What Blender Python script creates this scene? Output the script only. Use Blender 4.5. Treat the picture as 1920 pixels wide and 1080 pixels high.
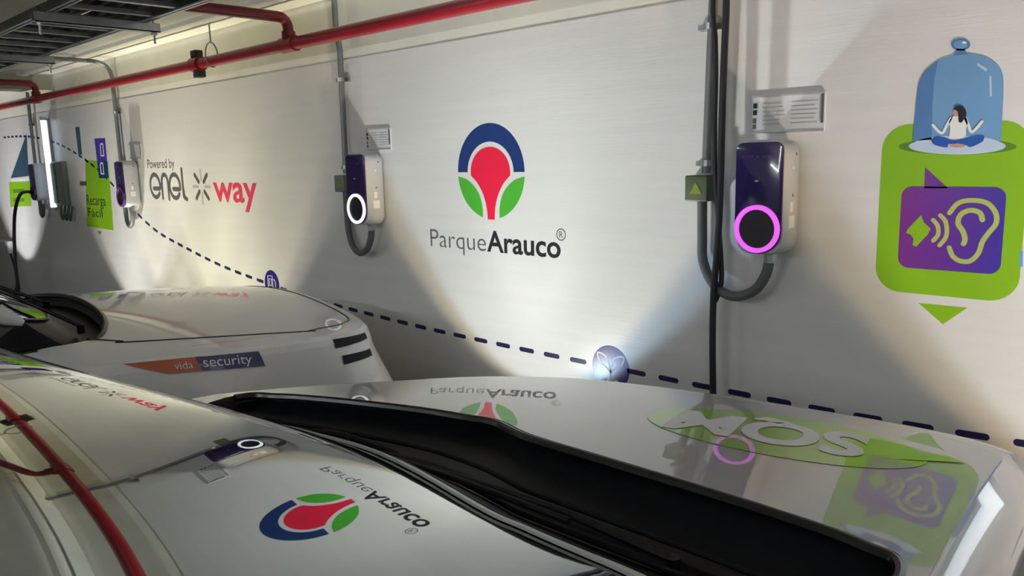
import bpy, bmesh, math, random
from mathutils import Vector, Matrix
random.seed(4)
for _o in list(bpy.data.objects): bpy.data.objects.remove(_o, do_unlink=True)
scene = bpy.context.scene
COL = scene.collection

# ------------------------------------------------------------------ camera
F_PX = 1480.0
def unit(v): return Vector(v).normalized()
_mx = unit((-1550, 212, -F_PX)); _dn = unit((210, -8800, -F_PX)); _dn = (_dn - _mx * _dn.dot(_mx)).normalized()
_X, _Z = -_mx, -_dn
_Y = _Z.cross(_X)
ROT = Matrix((_X, _Y, _Z))                     # camera axes -> world axes
CAM = Vector((0.0, -2.9, 1.65))
cam_data = bpy.data.cameras.new('camera')
cam_data.sensor_width = 36.0
cam_data.lens = 36.0 * F_PX / 1920.0
cam_data.clip_start = 0.02
cam = bpy.data.objects.new('camera', cam_data)
cam.matrix_world = Matrix.Translation(CAM) @ ROT.to_4x4()
COL.objects.link(cam)
scene.camera = cam

# ------------------------------------------------------------------ world, exposure
world = bpy.data.worlds.new('world'); scene.world = world
world.use_nodes = True
world.node_tree.nodes['Background'].inputs[0].default_value = (0.55, 0.6, 0.65, 1)
world.node_tree.nodes['Background'].inputs[1].default_value = 0.05
scene.view_settings.view_transform = 'Standard'
scene.view_settings.look = 'None'
scene.view_settings.gamma = 1.0
scene.view_settings.use_curve_mapping = False
scene.view_settings.exposure = 0.0
UP_POWER = 11.0          # each half of a wall washer
TUBE_POWER = 2.0
FILL_POWER = 85.0         # emission of the added fill tubes

# ------------------------------------------------------------------ helpers
def ray(px, py): return ROT @ Vector((px - 960, 540 - py, -F_PX))
def wp(px, py, y=0.0):
    """point of the wall (or of a plane parallel to it) seen at a pixel of the photograph -> (X, Z)"""
    r = ray(px, py); t = (y - CAM.y) / r.y
    p = CAM + r * t
    return (p.x, p.z)
def onplane(px, py, n, d):
    n = Vector(n); r = ray(px, py)
    return CAM + r * ((d - n.dot(CAM)) / n.dot(r))

class MB:
    def __init__(s): s.v = []; s.f = []
    def add(s, v, f):
        b = len(s.v); s.v += [tuple(p) for p in v]; s.f += [tuple(i + b for i in q) for q in f]; return s
    def box(s, a, b):
        x0, y0, z0 = a; x1, y1, z1 = b
        return s.add([(x0,y0,z0),(x1,y0,z0),(x1,y1,z0),(x0,y1,z0),(x0,y0,z1),(x1,y0,z1),(x1,y1,z1),(x0,y1,z1)],
                     [(0,3,2,1),(4,5,6,7),(0,1,5,4),(1,2,6,5),(2,3,7,6),(3,0,4,7)])
    def tube(s, pts, r, n=12, cap=True, rr=None):
        pts = [Vector(p) for p in pts]; m = len(pts); V = []; Fc = []
        t0 = (pts[1] - pts[0]).normalized()
        up = Vector((0, 0, 1)) if abs(t0.z) < .9 else Vector((0, 1, 0))
        a = t0.cross(up).normalized()
        for i, p in enumerate(pts):
            t = (pts[min(i+1, m-1)] - pts[max(i-1, 0)]).normalized()
            a = (a - t * a.dot(t)).normalized(); b = t.cross(a)
            rad = rr[i] if rr else r
            for k in range(n):
                th = 2 * math.pi * k / n
                V.append(p + (a * math.cos(th) + b * math.sin(th)) * rad)
        for i in range(m - 1):
            for k in range(n):
                k2 = (k + 1) % n
                Fc.append((i*n+k, i*n+k2, (i+1)*n+k2, (i+1)*n+k))
        if cap: Fc += [tuple(range(n))[::-1], tuple((m-1)*n + k for k in range(n))]
        return s.add(V, Fc)
    def grid(s, rows, flip=False):
        n = len(rows[0]); V = [p for r in rows for p in r]; Fc = []
        for i in range(len(rows) - 1):
            for k in range(n - 1):
                q = (i*n+k, i*n+k+1, (i+1)*n+k+1, (i+1)*n+k)
                Fc.append(q[::-1] if flip else q)
        return s.add(V, Fc)
    def prism(s, poly, fn, t0, t1):
        """2-D polygon -> plate; fn(a, b, t) gives the 3-D point at depth t"""
        n = len(poly)
        V = [fn(a, b, t1) for a, b in poly] + [fn(a, b, t0) for a, b in poly]
        Fc = [tuple(range(n)), tuple(range(2*n-1, n-1, -1))] + [(i, i+n, (i+1) % n + n, (i+1) % n) for i in range(n)]
        return s.add(V, Fc)
    def ring(s, outer, inner, fn, t0, t1):
        n = len(outer)
        V = [fn(a,b,t1) for a,b in outer] + [fn(a,b,t1) for a,b in inner] + [fn(a,b,t0) for a,b in outer] + [fn(a,b,t0) for a,b in inner]
        Fc = []
        for i in range(n):
            j = (i + 1) % n
            Fc += [(i, j, n+j, n+i), (i, 2*n+i, 2*n+j, j), (n+i, n+j, 3*n+j, 3*n+i), (2*n+i, 3*n+i, 3*n+j, 2*n+j)]
        return s.add(V, Fc)
    def build(s, name, mat, parent=None, smooth=False, bevel=0, kind=None, label=None, fix=True, origin=None, sharp=42):
        me = bpy.data.meshes.new(name)
        off = ORI.get(parent.name, Vector((0,0,0))) if parent else (Vector(origin) if origin else Vector((0,0,0)))
        me.from_pydata([tuple(Vector(p) - off) for p in s.v], [], s.f)
        if fix:
            bm = bmesh.new(); bm.from_mesh(me); bmesh.ops.recalc_face_normals(bm, faces=bm.faces); bm.to_mesh(me); bm.free()
        me.materials.append(mat)
        if smooth:
            for p in me.polygons: p.use_smooth = True
        o = bpy.data.objects.new(name, me); COL.objects.link(o)
        if parent: o.parent = parent; ORI[o.name] = off
        elif origin: o.location = off; ORI[o.name] = off
        if bevel:
            m = o.modifiers.new('bevel', 'BEVEL'); m.width = bevel; m.segments = 3; m.limit_method = 'ANGLE'; m.angle_limit = math.radians(40)
            for p in me.polygons: p.use_smooth = True
        elif smooth:
            me.set_sharp_from_angle(angle=math.radians(sharp))
        if kind: o['kind'] = kind
        if label: o['label'] = label
        return o
ORI = {}
def empty(name, loc, label, cat, group=None):
    o = bpy.data.objects.new(name, None); o.empty_display_size = .05
    o.location = loc; COL.objects.link(o); ORI[o.name] = Vector(loc)
    return tag(o, label, cat, group)
def tag(o, label, cat, group=None):
    o['label'] = label; o['category'] = cat
    if group: o['group'] = group
    return o
def circle(cx, cy, rx, ry=None, n=40, a0=0, a1=360):
    ry = rx if ry is None else ry
    m = n if a1 - a0 >= 360 else n + 1
    return [(cx + rx*math.cos(math.radians(a0+(a1-a0)*i/n)), cy + ry*math.sin(math.radians(a0+(a1-a0)*i/n))) for i in range(m)]
def rrect(x0, y0, x1, y1, r, n=8):
    o = []
    for cx, cy, a in ((x1-r,y1-r,0),(x0+r,y1-r,90),(x0+r,y0+r,180),(x1-r,y0+r,270)):
        o += [(cx+r*math.cos(math.radians(a+90*i/n)), cy+r*math.sin(math.radians(a+90*i/n))) for i in range(n+1)]
    return o
def spline(pts, k=6):
    """Catmull-Rom through the points, any dimension"""
    P = [tuple(p) for p in pts]; out = []
    d = len(P[0])
    for i in range(len(P) - 1):
        p0, p1, p2, p3 = P[max(i-1,0)], P[i], P[i+1], P[min(i+2,len(P)-1)]
        for j in range(k):
            t = j / k
            out.append(tuple(.5*((2*p1[c])+(-p0[c]+p2[c])*t+(2*p0[c]-5*p1[c]+4*p2[c]-p3[c])*t*t+(-p0[c]+3*p1[c]-3*p2[c]+p3[c])*t**3) for c in range(d)))
    out.append(P[-1]); return out
def ribbon(pts, w):
    """outline polygon of a stroke with round ends"""
    L = []; R_ = []; n = len(pts)
    ws = w if isinstance(w, (list, tuple)) else [w] * n
    for i, p in enumerate(pts):
        a = pts[max(i-1,0)]; b = pts[min(i+1,n-1)]
        dx, dy = b[0]-a[0], b[1]-a[1]; l = math.hypot(dx, dy) or 1
        nx, ny = -dy/l*ws[i]/2, dx/l*ws[i]/2
        L.append((p[0]+nx, p[1]+ny)); R_.append((p[0]-nx, p[1]-ny))
    def cap(p, frm, w):
        a0 = math.atan2(frm[1]-p[1], frm[0]-p[0])
        return [(p[0]+w/2*math.cos(a0-math.pi*i/6), p[1]+w/2*math.sin(a0-math.pi*i/6)) for i in range(1, 6)]
    return L + cap(pts[-1], L[-1], ws[-1]) + R_[::-1] + cap(pts[0], R_[0], ws[0])
_tc = {}
def text2d(body, bold=0.0, shear=0.0, spacing=1.0):
    key = (body, bold, shear, spacing)
    if key in _tc: return _tc[key]
    c = bpy.data.curves.new('tmp_text', 'FONT'); c.body = body; c.offset = bold; c.shear = shear; c.resolution_u = 5; c.space_character = spacing
    o = bpy.data.objects.new('tmp_text', c); COL.objects.link(o)
    bpy.context.view_layer.update()
    me = bpy.data.meshes.new_from_object(o.evaluated_get(bpy.context.evaluated_depsgraph_get()))
    V = [(v.co.x, v.co.y) for v in me.vertices]; Fc = [tuple(p.vertices) for p in me.polygons]
    bpy.data.objects.remove(o); bpy.data.curves.remove(c); bpy.data.meshes.remove(me)
    _tc[key] = (V, Fc); return V, Fc
def text_fit(body, x0, x1, base, capz, fn, t, bold=0.0, shear=0.0, spacing=1.0, ref=None):
    """lettering stretched between x0..x1, cap height of `ref` letter from base to capz"""
    V, Fc = text2d(body, bold, shear, spacing)
    rv, _ = text2d(ref or 'H', bold)
    ch = max(v[1] for v in rv)
    a = min(v[0] for v in V); b = max(v[0] for v in V)
    m = MB(); m.add([fn(x0+(v[0]-a)/(b-a)*(x1-x0), base+v[1]/ch*(capz-base), t) for v in V], Fc)
    return m

# ------------------------------------------------------------------ materials
def mat(name, col, rough=.5, metal=0., coat=0., emit=None, es=0., spec=.5, noise=0., nscale=8., bump=0., bscale=60., stretch=None, ior=1.5, coat_rough=.03):
    m = bpy.data.materials.new(name); m.use_nodes = True; nt = m.node_tree; b = nt.nodes['Principled BSDF']
    c = tuple(col) + (1,)
    b.inputs['Base Color'].default_value = c
    b.inputs['Roughness'].default_value = rough; b.inputs['Metallic'].default_value = metal
    b.inputs['Coat Weight'].default_value = coat; b.inputs['Coat Roughness'].default_value = coat_rough
    b.inputs['Specular IOR Level'].default_value = spec; b.inputs['IOR'].default_value = ior
    if emit: b.inputs['Emission Color'].default_value = tuple(emit)+(1,); b.inputs['Emission Strength'].default_value = es
    tc = nt.nodes.new('ShaderNodeTexCoord'); mp = nt.nodes.new('ShaderNodeMapping')
    nt.links.new(tc.outputs['Object'], mp.inputs[0])
    if stretch: mp.inputs['Scale'].default_value = stretch
    if noise:
        n = nt.nodes.new('ShaderNodeTexNoise'); n.inputs['Scale'].default_value = nscale; n.inputs['Detail'].default_value = 5
        nt.links.new(mp.outputs[0], n.inputs['Vector'])
        r = nt.nodes.new('ShaderNodeValToRGB'); nt.links.new(n.outputs[0], r.inputs[0])
        r.color_ramp.elements[0].position = .3; r.color_ramp.elements[1].position = .7
        r.color_ramp.elements[0].color = tuple(x*(1-noise) for x in col)+(1,); r.color_ramp.elements[1].color = tuple(min(1,x*(1+noise)) for x in col)+(1,)
        nt.links.new(r.outputs[0], b.inputs['Base Color'])
    if bump:
        n = nt.nodes.new('ShaderNodeTexNoise'); n.inputs['Scale'].default_value = bscale; n.inputs['Detail'].default_value = 3
        nt.links.new(mp.outputs[0], n.inputs['Vector'])
        bp = nt.nodes.new('ShaderNodeBump'); bp.inputs['Strength'].default_value = bump; bp.inputs['Distance'].default_value = .01
        nt.links.new(n.outputs[0], bp.inputs['Height']); nt.links.new(bp.outputs[0], b.inputs['Normal'])
    return m
M = {}
M['wrap'] = mat('white_vinyl_wall', (.68,.675,.67), .36, noise=.03, nscale=3, bump=.06, bscale=22, stretch=(.35,1,6))
M['paint_wall'] = mat('cream_painted_wall', (.72,.71,.64), .6, noise=.04, nscale=5, bump=.06, bscale=80)
M['ceiling'] = mat('painted_ceiling', (.70,.69,.63), .75, noise=.05, nscale=3, bump=.08, bscale=50)
M['floor'] = mat('sealed_concrete_floor', (.22,.22,.21), .45, noise=.15, nscale=2, bump=.05, bscale=90)
M['red'] = mat('red_pipe_paint', (.23,.007,.016), .38, coat=.2, noise=.08, nscale=9)
M['dark_iron'] = mat('dark_iron', (.05,.05,.05), .5, .6, noise=.2)
M['steel'] = mat('galvanised_steel', (.42,.43,.44), .35, .9, noise=.12, nscale=25)
M['conduit'] = mat('grey_conduit', (.19,.195,.20), .38, .4, noise=.08, nscale=20)
M['hose'] = mat('grey_flexible_hose', (.115,.12,.125), .45, .1, noise=.08, nscale=30)
M['black_cable'] = mat('black_cable_rubber', (.010,.011,.014), .45, noise=.2, nscale=20)
M['cable_grey'] = mat('grey_cable_sheath', (.09,.09,.085), .55, noise=.2, nscale=14)
M['navy_print'] = mat('navy_print', (.008,.035,.17), .45, spec=.3, noise=.03)
M['red_print'] = mat('red_print', (.80,.012,.055), .45, spec=.3, noise=.03)
M['green_print'] = mat('leaf_green_print', (.07,.42,.035), .45, spec=.3, noise=.03)
M['lime_print'] = mat('lime_print', (.235,.475,.012), .45, spec=.3, noise=.05, nscale=3)
M['lime_dark'] = mat('dark_lime_print', (.10,.24,.02), .45, spec=.3, noise=.03)
M['lime_pale'] = mat('pale_lime_print', (.42,.50,.13), .45, spec=.3, noise=.03)
M['violet_print'] = mat('violet_print', (.06,.035,.36), .45, spec=.3, noise=.03)
M['navy_dash'] = mat('dark_violet_print', (.016,.014,.075), .45, spec=.3, noise=.03)
M['violet_gloss'] = mat('glossy_violet_film', (.03,.02,.22), .25, spec=.45, noise=.05)
M['text_black'] = mat('black_print', (.02,.02,.022), .45, spec=.3, noise=.05)
M['text_grey'] = mat('grey_print', (.10,.10,.10), .45, spec=.3, noise=.05)
M['text_pale'] = mat('pale_grey_print', (.42,.42,.40), .45, spec=.3, noise=.05)
M['crimson'] = mat('crimson_print', (.66,.055,.12), .45, spec=.3, noise=.05)
M['glass_blue'] = mat('sky_blue_print', (.16,.34,.60), .45, spec=.3, noise=.05, nscale=3)
M['glass_blue2'] = mat('mid_blue_print', (.085,.21,.47), .45, spec=.3, noise=.05)
M['pale_blue'] = mat('pale_blue_print', (.50,.62,.78), .45, spec=.3, noise=.03)
M['white_print'] = mat('white_print', (.80,.80,.80), .45, spec=.3, noise=.02)
M['skin_print'] = mat('skin_print', (.55,.30,.26), .45, spec=.3, noise=.02)
M['jeans_print'] = mat('denim_blue_print', (.02,.10,.42), .45, spec=.3, noise=.03)
M['hair_print'] = mat('dark_hair_print', (.012,.014,.028), .45, spec=.3, noise=.03)
M['teal_print'] = mat('teal_print', (.03,.085,.13), .45, spec=.3, noise=.04)
M['white_plastic'] = mat('white_plastic', (.50,.50,.54), .35, noise=.02)
M['panel'] = mat('deep_purple_gloss_panel', (.022,.012,.085), .12, coat=.6, noise=.15, nscale=6)
M['socket'] = mat('black_socket', (.006,.006,.009), .4, noise=.1)
M['glow_magenta'] = mat('magenta_led_ring', (.6,.1,.6), .4, emit=(.72,.11,.80), es=1.0)
M['glow_white'] = mat('white_led_ring', (.8,.8,.85), .4, emit=(.85,.86,1), es=1.0)
M['ring_off'] = mat('unlit_violet_ring', (.10,.03,.20), .3, noise=.05)
M['plate'] = mat('white_sign_plate', (.62,.62,.66), .3, noise=.04, nscale=10)
M['box_green'] = mat('olive_green_box', (.075,.10,.055), .5, noise=.1, nscale=10)
M['box_grey'] = mat('grey_green_box', (.17,.185,.165), .5, noise=.1, nscale=10)
M['warn'] = mat('yellow_green_warning', (.20,.27,.02), .5, noise=.05)
M['paint'] = mat('white_car_paint', (.42,.425,.43), .4, coat=1., noise=.015, nscale=5, coat_rough=.012)
M['paint'].node_tree.nodes['Principled BSDF'].inputs['Coat IOR'].default_value = 1.9
M['paint_far'] = mat('pearl_white_car_paint', (.60,.605,.62), .4, coat=1., noise=.015, nscale=5, coat_rough=.05)
M['glass'] = mat('dark_windscreen_glass', (.006,.008,.008), .02, coat=1., noise=.05, ior=2.0, coat_rough=.01)
_g = M['glass'].node_tree.nodes['Principled BSDF']; _g.inputs['Coat IOR'].default_value = 1.7; _g.inputs['Coat Tint'].default_value = (.93,1.,.95,1)
_g.inputs['Specular Tint'].default_value = (.93,1.,.95,1)
M['cowl'] = mat('black_cowl_plastic', (.004,.005,.008), .42, spec=.25, noise=.2, nscale=30)
M['rubber'] = mat('black_rubber_seal', (.006,.006,.007), .3, noise=.2, nscale=40)
M['chrome'] = mat('bright_trim', (.75,.76,.78), .12, 1., noise=.03)
M['moulding'] = mat('pale_grey_moulding', (.62,.65,.64), .45, 0., coat=.3, noise=.05)
M['tyre'] = mat('tyre_rubber', (.015,.015,.015), .8, noise=.2, nscale=30)
M['alloy'] = mat('alloy_wheel', (.45,.46,.48), .3, .9, noise=.05)
M['lamp_glass'] = mat('headlamp_lens', (.55,.57,.60), .08, .3, coat=1., noise=.05)
M['drl'] = mat('daytime_light', (.9,.9,.95), .3, emit=(1,1,1), es=1.5)
M['slot'] = mat('dark_air_slot', (.006,.007,.016), .5, spec=.15, noise=.1)
M['orange_vinyl'] = mat('orange_vinyl', (.42,.075,.018), .35, coat=.4, noise=.05)
M['navy_vinyl'] = mat('navy_vinyl', (.022,.022,.12), .35, coat=.4, noise=.05)
M['white_vinyl'] = mat('white_vinyl_letter', (.72,.74,.80), .35, noise=.03)
M['lime_vinyl'] = mat('lime_vinyl', (.27,.52,.02), .3, coat=1., noise=.05)
M['tube'] = mat('lit_tube', (.9,.9,.9), .4, emit=(.74,.88,1.), es=TUBE_POWER)
M['tube_fill'] = mat('lit_fill_tube', (.9,.9,.9), .4, emit=(.93,.97,1.), es=FILL_POWER)
M['lens'] = mat('lamp_lens', (.9,.9,.85), .3, emit=(1,.97,.9), es=6.)
M['fitting'] = mat('lamp_housing', (.35,.35,.36), .4, .5, noise=.05)
M['duct'] = mat('beige_duct', (.40,.39,.31), .6, noise=.08)

# violet speech panel goes from magenta-purple to blue across its width (print)
def grad_print(name, c0, c1, x0, x1):
    m = mat(name, c0, .3); nt = m.node_tree; b = nt.nodes['Principled BSDF']
    tc = nt.nodes.new('ShaderNodeTexCoord'); sx = nt.nodes.new('ShaderNodeSeparateXYZ'); mr = nt.nodes.new('ShaderNodeMapRange'); rp = nt.nodes.new('ShaderNodeValToRGB')
    nt.links.new(tc.outputs['Object'], sx.inputs[0]); nt.links.new(sx.outputs['X'], mr.inputs[0])
    mr.inputs[1].default_value = x0; mr.inputs[2].default_value = x1
    nt.links.new(mr.outputs[0], rp.inputs[0]); rp.color_ramp.elements[0].color = tuple(c0)+(1,); rp.color_ramp.elements[1].color = tuple(c1)+(1,)
    nt.links.new(rp.outputs[0], b.inputs['Base Color']); return m

# ------------------------------------------------------------------ structure
CEIL = 2.63
XL, XR, YB = -16.0, 5.5, -9.0
def structure(name, mb, m): o = mb.build(name, m, kind='structure'); return o
structure('floor', MB().box((XL,YB,-.1),(XR,.3,0)), M['floor'])
structure('ceiling', MB().box((XL,YB,CEIL),(XR,.3,CEIL+.15)), M['ceiling'])
w = MB(); w.box((XL,.004,2.25),(XR,.3,CEIL))
structure('wall_front', w, M['paint_wall'])
structure('wall_front_lower', MB().box((XL,0,0),(XR,.3,2.25)), M['wrap'])
structure('wall_back', MB().box((XL,YB-.2,0),(XR,YB,CEIL)), M['paint_wall'])
structure('wall_left', MB().box((XL-.2,YB,0),(XL,.3,CEIL)), M['paint_wall'])
structure('wall_right', MB().box((XR,YB,0),(XR+.2,.3,CEIL)), M['paint_wall'])
structure('trim_1', MB().box((-10.15,-7.0,2.47),(-9.78,.004,CEIL)), M['duct'])           # downstand beam across the bay
structure('trim_2', MB().box((-9.7,-.34,CEIL-.03),(XR,-.22,CEIL)), M['ceiling'])        # shallow ledge along the ceiling

# ------------------------------------------------------------------ wall washers (the light on the wall)
def washer(x, warm, cool, label, power=1.0, wp_=2.2, z=.40):
    y = -.60
    r = empty('wall_washer_lamp', (x, y, 0), label, 'lamp', 'wall washer lamps between the bays')
    MB().tube([(x,y,0),(x,y,.02)], .09, 20).build('base', M['fitting'], r, True)
    MB().tube([(x,y,.02),(x,y,z-.07)], .015, 10).build('stem', M['fitting'], r, True)
    d = Vector((0, math.cos(math.radians(53)), math.sin(math.radians(53))))
    c = Vector((x, y, z))
    MB().tube([c - d*.11, c - d*.10, c - d*.012, c - d*.012], .06, 20, rr=[.04,.05,.062,.062]).build('lamp_head', M['fitting'], r, True)
    MB().tube([c - d*.012, c - d*.008], .05, 20).build('lens', M['lens'], r)
    for col, yaw, p in ((warm, 5, 1.0), (cool, -5, 1.0)):
        ld = bpy.data.lights.new('washer_light', 'SPOT'); ld.energy = UP_POWER * p * power; ld.color = col
        ld.spot_size = math.radians(98); ld.spot_blend = .22; ld.shadow_soft_size = .035
        lo = bpy.data.objects.new('washer_light', ld); COL.objects.link(lo); lo.parent = r
        dd = Matrix.Rotation(math.radians(yaw), 3, 'Z') @ d
        qt = dd.to_track_quat('-Z', 'Y')
        lo.location = Vector((0, 0, z)) ; lo.rotation_euler = qt.to_euler()
        # wall-washer optics: intensity grows towards grazing directions so the wall is lit evenly
        ld.use_nodes = True; nt = ld.node_tree; em = next(n for n in nt.nodes if n.type == 'EMISSION')
        tc = nt.nodes.new('ShaderNodeTexCoord'); dt = nt.nodes.new('ShaderNodeVectorMath'); dt.operation = 'DOT_PRODUCT'
        nt.links.new(tc.outputs['Normal'], dt.inputs[0]); dt.inputs[1].default_value = qt.inverted() @ Vector((0,1,0))
        ab = nt.nodes.new('ShaderNodeMath'); ab.operation = 'ABSOLUTE'; nt.links.new(dt.outputs['Value'], ab.inputs[0])
        mx = nt.nodes.new('ShaderNodeMath'); mx.operation = 'MAXIMUM'; mx.inputs[1].default_value = .15; nt.links.new(ab.outputs[0], mx.inputs[0])
        pw = nt.nodes.new('ShaderNodeMath'); pw.operation = 'POWER'; pw.inputs[1].default_value = -wp_; nt.links.new(mx.outputs[0], pw.inputs[0])
        mr = nt.nodes.new('ShaderNodeMapRange'); mr.interpolation_type = 'SMOOTHSTEP'; nt.links.new(ab.outputs[0], mr.inputs[0])
        mr.inputs[1].default_value = .05; mr.inputs[2].default_value = .40; mr.inputs[3].default_value = .06; mr.inputs[4].default_value = 1.0
        mu = nt.nodes.new('ShaderNodeMath'); mu.operation = 'MULTIPLY'; nt.links.new(pw.outputs[0], mu.inputs[0]); nt.links.new(mr.outputs[0], mu.inputs[1])
        nt.links.new(mu.outputs[0], em.inputs['Strength'])
    return r
washer(-.05, (1,.75,.40), (.76,.85,1.), 'floor lamp washing the wall beside the near white car')
washer(-2.67, (1,.84,.54), (.58,.79,1.), 'floor lamp washing the wall between the two white cars', 1.1)
washer(-5.80, (1,.92,.58), (1.,.95,.74), 'floor lamp washing the wall under the crimson lettering', 1.0, 1.8, .24)
washer(-6.85, (1,.92,.58), (1.,.95,.74), 'floor lamp washing the wall under the grey lettering', .8, 1.7, .24)
washer(-7.90, (1,.95,.78), (.97,.97,.92), 'floor lamp washing the wall below the unlit charger', 1.0, 1.8, .24)
washer(-11.5, (1,.97,.92), (.92,.96,1.), 'farthest floor lamp washing the wall', 1.0)

# ------------------------------------------------------------------ unseen ceiling tubes, added as fill light
def fill_tube_lamp(x0, y0, x1, y1, label, z=CEIL-.36):
    c = ((x0+x1)/2, (y0+y1)/2, CEIL)
    r = empty('fill_tube_lamp', c, label, 'lamp', 'ceiling tube lamps')
    d = Vector((x1-x0, y1-y0, 0)); L = d.length; d.normalize(); s = Vector((-d.y, d.x, 0))*.02
    a = Vector((x0,y0,z+.07)); b = Vector((x1,y1,z+.07)); h = Vector((0,0,-.04))
    m = MB(); m.add([a+s,a-s,b-s,b+s,a+s+h,a-s+h,b-s+h,b+s+h], [(0,1,2,3),(7,6,5,4),(0,4,5,1),(1,5,6,2),(2,6,7,3),(3,7,4,0)]); m.build('housing', M['fitting'], r)
    MB().tube([(x0,y0,z),(x1,y1,z)], .018, 12).build('tube', M['tube_fill'], r, True)
    for q in ((x0,y0),(x1,y1)):
        MB().tube([(q[0],q[1],z+.07),(q[0],q[1],CEIL)], .005, 6).build('drop_rod', M['steel'], r, True)
        e = Vector((q[0],q[1],z)); MB().tube([e-d*.02, e+d*.02], .022, 12).build('end_cap', M['white_plastic'], r, True)
    return r
fill_tube_lamp(-1.0, -5.0, -3.4, -5.0, 'ceiling tube lamp over the lane behind the near car')
fill_tube_lamp(-5.6, -5.0, -8.0, -5.0, 'ceiling tube lamp over the lane behind the farther bays')
fill_tube_lamp(3.4, -5.0, 1.4, -5.0, 'ceiling tube lamp over the lane at the right end')

# ------------------------------------------------------------------ red sprinkler pipe
ZP, YP = 2.345, -.25
def fillet(pts, r, k=6):
    P = [Vector(p) for p in pts]; out = [P[0]]
    for i in range(1, len(P)-1):
        a = (P[i-1]-P[i]).normalized(); b = (P[i+1]-P[i]).normalized()
        p0 = P[i]+a*r; p1 = P[i]+b*r
        for j in range(k+1):
            t = j/k; out.append(p0*(1-t)**2 + P[i]*2*t*(1-t) + p1*t*t)
    out.append(P[-1]); return out
rp = empty('sprinkler_pipe', (-5, YP, ZP), 'long red sprinkler pipe running along the top of the wall', 'pipe')
MB().tube([(XL+.05,YP,ZP),(-9.42,YP,ZP)], .038, 16).build('pipe_length', M['red'], rp, True)
MB().tube([(-9.42,YP,ZP),(-5.66,YP,ZP)], .038, 16).build('pipe_length', M['red'], rp, True)
MB().tube([(-5.66,YP,ZP),(XR-.05,YP,ZP)], .038, 16).build('pipe_length', M['red'], rp, True)
for bx in (-4.41, -9.42):
    b = MB().tube(fillet([(bx,YP,ZP),(bx,YP,2.50),(bx,-1.9,2.50)], .07), .032, 14).build('branch_pipe', M['red'], rp, True)
    MB().tube([(bx-.075,YP,ZP),(bx+.075,YP,ZP)], .047, 16).build('tee_fitting', M['red'], rp, True)
    MB().tube([(bx,YP,ZP),(bx,YP,ZP+.075)], .042, 16).build('collar', M['red'], rp, True)
cp = MB().tube([(-5.72,YP,ZP),(-5.60,YP,ZP)], .052, 16).build('coupling', M['red'], rp, True)
MB().box((-5.70,YP-.03,ZP+.045),(-5.62,YP+.03,ZP+.095)).build('coupling_bolt', M['dark_iron'], cp, bevel=.006)
MB().box((-5.68,YP-.03,ZP-.095),(-5.60,YP+.03,ZP-.045)).build('coupling_bolt', M['dark_iron'], cp, bevel=.006)
hg = empty('pipe_hanger', (-5.43, YP, CEIL), 'thin wire hanger holding the red pipe to the ceiling', 'hanger')
MB().tube([(-5.43,YP,CEIL),(-5.43,YP,ZP+.13)], .006, 8).build('rod', M['steel'], hg, True)
lp = [(-5.43, YP+.045*math.sin(t)*1.0, ZP+.035+.048*math.cos(t)*(1.9 if math.cos(t)>0 else 1.6)) for t in [2*math.pi*i/28 for i in range(29)]]
MB().tube(lp, .005, 6, cap=False).build('loop', M['steel'], hg, True)

# ------------------------------------------------------------------ cable tray and duct under the ceiling
ZT = 2.35
ct = empty('cable_tray', (-8, -1.4, ZT), 'galvanised ladder cable tray full of cables under the ceiling', 'cable tray')
TX0, TX1 = -14.5, -2.9
for y in (-1.20, -1.63):
    m = MB(); m.box((TX0,y-.004,ZT),(TX1,y+.004,ZT+.09)); m.box((TX0,y-.018,ZT),(TX1,y+.018,ZT+.006)); m.build('side_rail', M['steel'], ct)
x = TX0 + .1
rung = None
while x < TX1:
    if rung is None:
        rung = MB().box((x-.018,-1.63,ZT+.008),(x+.018,-1.20,ZT+.028)).build('rung', M['steel'], ct)
        rx0 = x
    else:
        o = rung.copy(); COL.objects.link(o); o.parent = ct; o.location = (x - rx0, 0, 0)
    x += .28
for k in range(9):
    y0 = -1.595 + k*.044
    pts = [(TX0 + i*.45, y0 + random.uniform(-.012,.012), ZT+.045 + random.uniform(-.004,.02)) for i in range(int((TX1-TX0)/.45)+1)]
    MB().tube(spline(pts, 3), random.choice((.014,.019,.023)), 8).build('cable', M['black_cable'] if k % 3 == 0 else M['cable_grey'], ct, True)
for sx in (-4.18, -5.84, -7.6, -9.1):
    st = empty('strut_hanger', (sx, -1.4, CEIL), {-4.18:'nearest steel strut carrying the cable tray', -5.84:'second steel strut carrying the cable tray', -7.6:'third steel strut carrying the cable tray', -9.1:'farthest steel strut carrying the cable tray'}[sx], 'bracket', 'cable tray struts')
    m = MB(); m.box((sx-.022,-1.70,ZT-.045),(sx+.022,-1.13,ZT-.040)); m.box((sx-.022,-1.70,ZT-.045),(sx-.018,-1.13,ZT-.002)); m.box((sx+.018,-1.70,ZT-.045),(sx+.022,-1.13,ZT-.002))
    m.build('channel', M['steel'], st)
    for y in (-1.675, -1.155):
        rd = MB().tube([(sx,y,CEIL),(sx,y,ZT-.10)], .006, 8).build('threaded_rod', M['steel'], st, True)
        MB().tube([(sx,y,ZT-.058),(sx,y,ZT-.046)], .014, 6).build('nut', M['steel'], rd)
du = empty('trunking', (-8, -1.8, ZT), 'beige rectangular cable duct beside the cable tray', 'duct')
MB().box((TX0,-1.92,ZT),(TX1+1.5,-1.72,ZT+.10)).build('duct_body', M['duct'], du, bevel=.006)
MB().box((TX0,-1.93,ZT+.10),(TX1+1.5,-1.71,ZT+.112)).build('duct_cover', M['duct'], du)

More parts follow.
